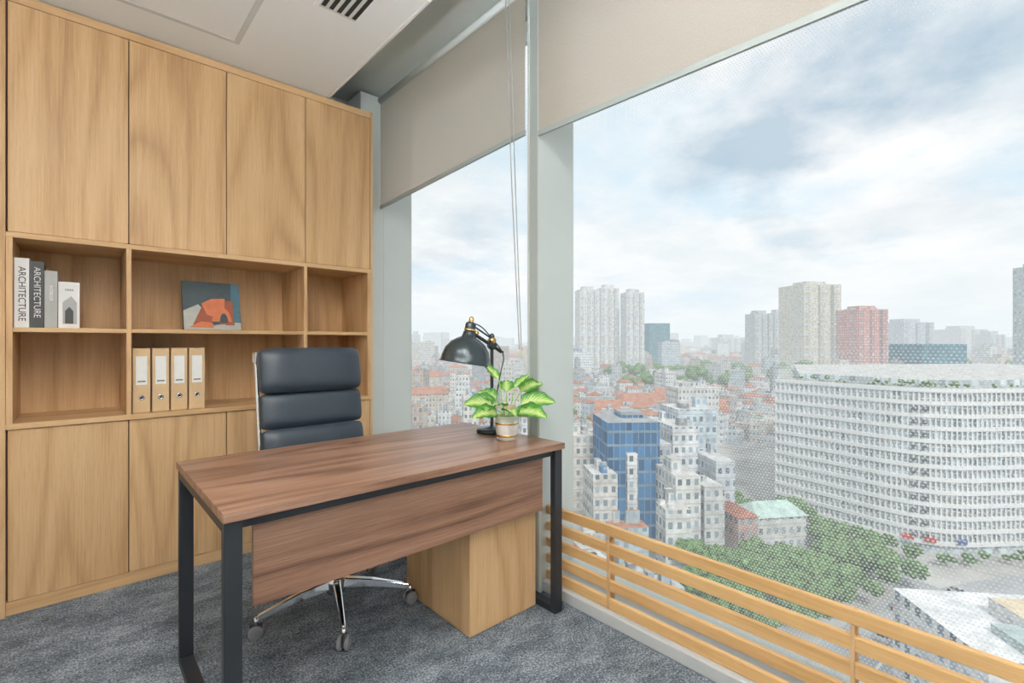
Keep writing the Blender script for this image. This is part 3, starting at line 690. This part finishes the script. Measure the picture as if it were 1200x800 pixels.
def field(l0, l1, d0, d1, cell, hmin, hmax, ps=1.0, tall=0.0, th=(40,60)):
    d = d0
    while d < d1:
        a = l0
        while a < l1:
            la_, de = a+random.uniform(-.2,.2)*cell, d+random.uniform(-.2,.2)*cell
            if not blocked(la_, de) and random.random() < ps:
                w = cell*random.uniform(.35,.95); dd = cell*random.uniform(.5,1.05)
                h = random.uniform(hmin, hmax)*random.uniform(.6,1.1)
                if random.random() < tall: h = random.uniform(*th)
                big = int((la_//90)+(de//90)*3) % 5
                rot = [0.3,-0.25,0.8,0.1,-0.6][big]+random.uniform(-.06,.06)
                rf = random.choice(ROOFS); gb = rf[0] > rf[2]*2.4 and h < 22 and random.random() < .85
                houses.bld(la_, de, w, dd, rot, h, random.choice(WALLS), rf, gable=gb, extras=cell < 40)
            a += cell
        d += cell
field(-230, 420, 62, 260, 8.5, 5, 15, 0.93, 0.05, (18,27))
field(-500, 900, 260, 620, 13, 6, 15, 0.93, 0.04, (22,34))
field(-1400, 2400, 620, 1500, 26, 8, 20, 0.9, 0.03, (30,50))
field(-4200, 6500, 1500, 5200, 85, 12, 30, 0.9, 0.06, (45,100))
houses.make('city_houses', M['facade'])

tow = City(); bg2 = City()
def tower(px, topy, wpx, dep, col, d=None, m=tow, rot=0.15, notch=True):
    lat = (px-600)/570*dep; w = wpx/570*dep; h = (400-topy)/570*dep + 1.2 - GZ
    d = d or w*.8
    m.bld(lat, dep, w*0.9, d, rot, h, col, tuple(c*.8 for c in col), extras=notch)
    if notch:
        m.bld(lat, dep, w*.5, d*.5, rot, h+5*dep/700, col, tuple(c*.7 for c in col), extras=False)
        for i in (-.3,0,.3): m.bld(lat+i*w, dep-d*.5, w*.1, d*.14, rot, h*.985, tuple(c*.78 for c in col), col, extras=False)
tower(688,340,26,700,(0.80,0.77,0.72)); tower(712,338,24,730,(0.82,0.80,0.75)); tower(741,343,24,690,(0.78,0.76,0.72))
tower(768,379,28,800,(0.12,0.26,0.27),m=bg2,notch=False)
tower(948,335,52,640,(0.76,0.69,0.54)); tower(889,368,24,800,(0.54,0.54,0.52)); tower(911,367,20,820,(0.58,0.58,0.56))
tower(1009,363,42,600,(0.68,0.27,0.21)); tower(1060,378,44,900,(0.54,0.57,0.60)); tower(1125,386,40,1300,(0.66,0.60,0.56))
tower(1212,313,30,420,(0.56,0.64,0.64)); tower(1160,392,22,1200,(0.5,0.5,0.5)); tower(487,392,12,1500,(0.6,0.6,0.58)); tower(556,396,16,1500,(0.6,0.6,0.58))
tower(850,396,26,1500,(0.62,0.62,0.6)); tower(1280,350,60,700,(0.6,0.6,0.58))
tow.make('apartment_towers', M['tower'])
tower(1086,403,66,420,(0.12,0.24,0.29),d=30,m=bg2,notch=False)
bg2.bld(170,415,10,20,0.15,52,(0.2,0.3,0.34),(0.4,0.45,0.45),extras=False) if False else None
bg2.make('teal_glass_office', M['tealglass'])
bg = City()
bg.bld(30.3,131,13.5,16,0.06,29.5,(0.24,0.34,0.44),(0.42,0.44,0.44),extras=False)
bg.bld(32,134,6,7,0.06,31.0,(0.4,0.42,0.42),(0.42,0.44,0.44),extras=False)
bg.make('blue_glass_office', M['blueglass'])
wh = City()
wh.bld(30.0,122.3,2.6,2,0.06,22,(0.8,0.8,0.78),(0.7,0.7,0.7),extras=False)
for la_, de, w, d, h, c in [(46,138,7,14,27,(0.80,0.81,0.81)),(54,150,12,14,30,(0.62,0.70,0.76)),(40,118,6,12,19,(0.80,0.79,0.75)),(47,119,5,10,16,(0.66,0.66,0.64)),
        (20,150,8,12,22,(0.76,0.70,0.62)),(60,170,14,10,20,(0.80,0.80,0.79)),(96,260,22,16,26,(0.74,0.72,0.68)),(22,122,6,10,18,(0.74,0.71,0.66)),(53,128,5,12,20,(0.62,0.67,0.70)),(39.5,134,4,12,23,(0.54,0.56,0.58))]:
    wh.bld(la_, de, w, d, 0.1, h, c, (0.66,0.66,0.64))
wh.make('white_row_houses', M['facade'])
tr = City()
for la_, de, w, d, h in [(70,300,50,16,10),(95,335,46,14,11),(120,300,40,16,10),(60,265,36,12,9),(130,360,60,16,12),(62,152,10,8,9),(30,320,30,12,10),(-60,300,40,14,18),(-90,420,60,18,20)]:
    tr.bld(la_, de, w, d, 0.25, h, (0.66,0.58,0.48), (0.50,0.25,0.17), gable=True)
tr.bld(64,121,13,9,0.15,8,(0.7,0.7,0.68),(0.54,0.70,0.64),gable=True)
tr.bld(54.5,118,5,9,0.15,9,(0.6,0.4,0.35),(0.43,0.18,0.13),gable=True)
tr.make('tile_roof_halls', M['facade'])
fr = City()
fr.bld(80,58,54,16,-0.12,15,(0.72,0.73,0.73),(0.84,0.85,0.85),extras=False)
fr.bld(72,58,22,7,-0.12,17.0,(0.78,0.78,0.77),(0.78,0.66,0.47),extras=False)
fr.bld(92,60,9,6,-0.12,18.0,(0.72,0.72,0.72),(0.84,0.84,0.84),extras=False)
fr.bld(60,56,5,5,-0.12,16.0,(0.5,0.6,0.6),(0.5,0.6,0.6),extras=False)
fr.make('white_flat_roof_building', M['facade'])

path = []
P0, PC, P2 = (78,143), (96,112), (215,122)
r = 12
def add(a): path.append(a)
n1 = Vector(P0)-Vector(PC); n2 = Vector(P2)-Vector(PC)
A = Vector(PC)+n1.normalized()*r; B = Vector(PC)+n2.normalized()*r
for t in range(0, 7): add(tuple(Vector(P0).lerp(A, t/6)))
for t in range(1, 10):
    u = t/10; q = (1-u)**2*A+2*u*(1-u)*Vector(PC)+u*u*B; add(tuple(q))
for t in range(0, 11): add(tuple(B.lerp(Vector(P2), t/10)))
cbd = City(); H = 38.6
foot = path+[(215,215),(112,205)]
cbd.prism(foot, GZ, GZ+H, (0.62,0.63,0.62), (0.5,0.52,0.49))
ce_ = Vector((135,155))
pent = [tuple(Vector(p).lerp(ce_, 0.13)) for p in foot]
cbd.prism(pent, GZ+H, GZ+H+2.0, (0.55,0.58,0.57), (0.66,0.66,0.64))
cbo = cbd.make('corner_office_building', M['cornerb'])
sl = City(); floors = 13; fh = H/floors
def outw(p, k): 
    v = (Vector(p)-ce_); return tuple(Vector(p)+v.normalized()*k)
for f in range(1, floors+1):
    z = GZ+f*fh
    for i in range(len(path)-1):
        a, b = path[i], path[i+1]; a2, b2 = outw(a, .8), outw(b, .8)
        sl.quad([site(*a2,z-.5), site(*b2,z-.5), site(*b2,z+.4), site(*a2,z+.4)], (1,1,1))
        sl.quad([site(*a2,z+.4), site(*b2,z+.4), site(*b,z+.4), site(*a,z+.4)], (1,1,1))
        sl.quad([site(*a2,z-.5), site(*a,z-.5), site(*b,z-.5), site(*b2,z-.5)], (1,1,1))
for i in range(len(path)-1):
    a, b = Vector(path[i]), Vector(path[i+1]); ln = (b-a).length
    n = max(1, int(round(ln/1.25)))
    for k in range(n):
        c = a.lerp(b, k/n); d = (b-a).normalized(); o_ = Vector(outw(c, .6))
        q = [tuple(c-d*.16), tuple(c+d*.16), tuple(o_+d*.16), tuple(o_-d*.16)]
        sl.prism(q, GZ+fh, GZ+H, (1,1,1), (1,1,1))
slo = sl.make('facade_fins', M['fin']); slo.parent = cbo
ac = City()
for f in range(1, floors-1):
    for j, frac in enumerate((0.50, 0.62)):
        p = Vector(path[6+int(9*frac)]); o_ = Vector(outw(p, 1.1)); z = GZ+f*fh+0.9
        d = Vector((1,-0.3)).normalized()
        q = [tuple(o_-d*.45), tuple(o_+d*.45), tuple(Vector(outw(p,.5))+d*.45), tuple(Vector(outw(p,.5))-d*.45)]
        ac.prism(q, z, z+1.0, (0.16,0.16,0.17), (0.3,0.3,0.3))
for px_, c in ((9,(0.6,0.1,0.07)),(11,(0.6,0.1,0.07)),(14,(0.12,0.17,0.4))):
    p = Vector(path[px_]); o_ = Vector(outw(p, 1.3)); d = (Vector(path[px_+1])-p).normalized()
    q = [tuple(o_), tuple(o_+d*2.2), tuple(p+d*2.2), tuple(p)]
    ac.prism(q, GZ+3.2, GZ+4.1, c, c)
aco = ac.make('facade_units', M['facade']); aco.parent = cbo

gs = 7000
mesh_obj('city_ground', [site(-gs,-200,GZ), site(gs,-200,GZ), site(gs,9000,GZ), site(-gs,9000,GZ)], [(0,1,2,3)], M['ground'])
def strip(name, pts, w, z, m):
    vs = []; fs = []
    for i, p in enumerate(pts):
        p = Vector(p); a = Vector(pts[max(0,i-1)]); b = Vector(pts[min(len(pts)-1,i+1)]); t = (b-a).normalized(); nn = Vector((-t.y, t.x))
        for s in (-1, 1): q = p+nn*s*w/2; vs.append(site(q.x, q.y, z))
    for i in range(len(pts)-1): fs.append((2*i, 2*i+1, 2*i+3, 2*i+2))
    return mesh_obj(name, vs, fs, m)
ROAD = [(40,62),(58,76),(76,87),(100,94),(130,100),(170,105),(260,115)]
strip('asphalt_road', ROAD, 16, GZ+0.1, M['road'])
strip('asphalt_road.001', [(84,92),(78,112),(72,136),(60,180),(50,260)], 8, GZ+0.15, M['road'])
strip('lane_marking', ROAD, 0.4, GZ+0.2, M['lane'])
cars = City()
for k in range(30):
    t = random.random()*(len(ROAD)-1); i = int(t); a = Vector(ROAD[i]); b = Vector(ROAD[min(i+1, len(ROAD)-1)]); p = a.lerp(b, t-i); d = (b-a)
    ang = math.atan2(d.y, d.x); off = random.choice((-5.0,-2.2,2.2,5.0)); nn = Vector((-math.sin(ang), math.cos(ang)))*off; p += nn
    c = random.choice([(0.6,0.6,0.6),(0.12,0.12,0.13),(0.3,0.08,0.07),(0.7,0.7,0.7),(0.3,0.32,0.35)])
    cars.bld(p.x, p.y, 3.8, 1.6, ang, 0.8, c, c, z0=GZ+0.3, extras=False); cars.bld(p.x, p.y, 2.0, 1.4, ang, 1.3, (0.08,0.09,0.10), c, z0=GZ+0.3, extras=False)
cars.make('street_cars', M['facade'])

def blob_tree(vs, fs, lat, dep, R, z0, nb):
    for b in range(nb):
        ox, oy = random.gauss(0,R*.42), random.gauss(0,R*.42); oz = random.uniform(.5,1.15)*R; rr = R*random.uniform(.30,.6)
        base = len(vs)
        for v in ICOV:
            k = rr*random.uniform(.65,1.3)
            x, y, z = v.x*k+ox, v.y*k+oy, v.z*k*.8+oz
            vs.append(site(lat+x, dep+y, z0+R*.45+z))
        fs.extend([tuple(i+base for i in f) for f in ICOF])
def ico(sub):
    bmt = bmesh.new(); bmesh.ops.create_icosphere(bmt, subdivisions=sub, radius=1)
    r_ = ([v.co.copy() for v in bmt.verts], [tuple(v.index for v in f.verts) for f in bmt.faces]); bmt.free(); return r_
def roaddist(a, d):
    best = 1e9
    for i in range(len(ROAD)-1):
        p, q = Vector(ROAD[i]), Vector(ROAD[i+1]); x = Vector((a, d)); t = max(0, min(1, (x-p).dot(q-p)/(q-p).length_squared))
        best = min(best, (x-p.lerp(q, t)).length)
    return best
ICOV, ICOF = ico(3)
tv, tf = [], []
cnt = 0
while cnt < 56:
    la_, de = random.uniform(34,78), random.uniform(70,160)
    if 55 < la_ < 73 and 104 < de < 128: continue
    if roaddist(la_, de) < 11 or la_ > 77.5+(143-de)*0.55-9: continue
    if la_ < 48 and de > 104: continue
    if la_ < 56 and de > 112: continue
    blob_tree(tv, tf, la_, de, random.uniform(2.4,4.6), GZ, 8); cnt += 1
for k in range(22):
    la_ = 96+k*5; blob_tree(tv, tf, la_, 108+0.1*(la_-96), 1.5, GZ, 4)
for k in range(8): blob_tree(tv, tf, 75+k*2.2, 138-k*3.9, 2.2, GZ, 5)
mesh_obj('park_trees', tv, tf, M['tree'])
ICOV, ICOF = ico(2)
tv, tf = [], []
for k in range(60): blob_tree(tv, tf, random.uniform(110,300), random.uniform(440,640), random.uniform(7,12), GZ+4, 4)
for k in range(110): 
    la_, de = random.uniform(-200,420), random.uniform(90,420)
    if not blocked(la_, de, 0): blob_tree(tv, tf, la_, de, random.uniform(3,6), GZ+2, 5)
for k in range(100): blob_tree(tv, tf, random.uniform(-900,1800), random.uniform(500,1600), random.uniform(10,16), GZ+6, 3)
mesh_obj('city_trees', tv, tf, M['tree'])
tv, tf = [], []
for k in range(60):
    t = random.random()*(len(path)-1); i = int(t); a = Vector(path[i]).lerp(Vector(path[min(i+1,len(path)-1)]), t-i); a = a.lerp(ce_, 0.05)
    blob_tree(tv, tf, a.x, a.y, random.uniform(.5,1.2), GZ+H, 2)
mesh_obj('roof_garden_plants', tv, tf, M['tree'])

# ------------------------------------------------------------------ world
w = bpy.data.worlds.new('World'); scn.world = w; w.use_nodes = True
nt = w.node_tree; nt.nodes.clear()
wo = N(nt, 'ShaderNodeOutputWorld'); bgn = N(nt, 'ShaderNodeBackground')
tc = N(nt, 'ShaderNodeTexCoord'); s = N(nt, 'ShaderNodeSeparateXYZ'); L(nt, tc.outputs['Generated'], s.inputs[0])
zc = math_(nt, 'ADD', math_(nt, 'MAXIMUM', s.outputs[2], 0.0), 0.22)
cv = N(nt, 'ShaderNodeCombineXYZ'); L(nt, math_(nt, 'DIVIDE', s.outputs[0], zc), cv.inputs[0]); L(nt, math_(nt, 'DIVIDE', s.outputs[1], zc), cv.inputs[1])
def wn(scale, det, off, rough=0.55):
    a = N(nt, 'ShaderNodeVectorMath', operation='ADD'); a.inputs[1].default_value = off; L(nt, cv.outputs[0], a.inputs[0])
    n = N(nt, 'ShaderNodeTexNoise'); n.inputs['Scale'].default_value = scale; n.inputs['Detail'].default_value = det; n.inputs['Roughness'].default_value = rough
    L(nt, a.outputs[0], n.inputs['Vector']); return n.outputs[0]
cov = ramp(nt, wn(0.9, 8, (3.1,1.7,0), 0.6), [(0.33, 0.0), (0.50, 1.0)])
det = wn(2.4, 8, (8.3,4.1,2), 0.58)
fine = wn(1.4, 8, (1.3,9.1,5), 0.6)
base = mixc(nt, cov, (0.68,0.84,0.95), mixc(nt, ramp(nt, fine, [(0.38, 0.0), (0.58, 1.0)]), (0.84,0.895,0.925), (1.0,1.0,1.0)))
def cloudbank(az, el, size, amt, str_=1.9):
    a, e_ = math.radians(az), math.radians(el)
    D = (math.sin(a)*math.cos(e_), math.cos(a)*math.cos(e_), math.sin(e_))
    sub = N(nt, 'ShaderNodeVectorMath', operation='SUBTRACT'); L(nt, tc.outputs['Generated'], sub.inputs[0]); sub.inputs[1].default_value = D
    sc = N(nt, 'ShaderNodeVectorMath', operation='MULTIPLY'); L(nt, sub.outputs[0], sc.inputs[0]); sc.inputs[1].default_value = (1/size, 1/size, str_/size)
    ln = N(nt, 'ShaderNodeVectorMath', operation='LENGTH'); L(nt, sc.outputs[0], ln.inputs[0])
    f = math_(nt, 'SUBTRACT', 1.15, ln.outputs['Value'])
    f = math_(nt, 'ADD', f, math_(nt, 'MULTIPLY', math_(nt, 'SUBTRACT', det, 0.5), 3.6))
    return math_(nt, 'MULTIPLY', math_(nt, 'MULTIPLY', f, 0.9, clamp=True), amt)
banks = [(69,18.5,0.13,0.72),(63,17,0.08,0.5),(82,27,0.24,0.80),(90,25,0.2,0.6),(71,10,0.06,0.4),(37,11.5,0.12,0.45),(81,12,0.10,0.25),(20,25,0.2,0.5),(115,25,0.3,0.6)]
tot = None
for b_ in banks:
    f = cloudbank(*b_)
    tot = f if tot is None else math_(nt, 'MAXIMUM', tot, f)
base = mixc(nt, tot, base, (0.38,0.53,0.66))
hz_ = ramp(nt, s.outputs[2], [(0.0, 1.0), (0.16, 0.0)])
base = mixc(nt, hz_, base, (0.88,0.925,0.95))
L(nt, base, bgn.inputs[0]); bgn.inputs[1].default_value = 1.04; L(nt, bgn.outputs[0], wo.inputs[0])
sun = bpy.data.lights.new('sun', 'SUN'); sun.energy = 2.2; sun.angle = math.radians(14); sun.color = (1,0.98,0.94)
so = bpy.data.objects.new('sun', sun); so.rotation_euler = (math.radians(32), math.radians(-30), 0); so.location = (-20,-20,60); link(so)

# ------------------------------------------------------------------ camera
cam = bpy.data.cameras.new('camera'); cam.sensor_width = 36; cam.lens = 570/1200*36; cam.clip_end = 20000; cam.clip_start = 0.02
cobj = bpy.data.objects.new('camera', cam); cobj.location = (0,0,1.2); cobj.rotation_euler = (math.pi/2, 0, -math.atan2(FX, FY)); link(cobj)
scn.camera = cobj
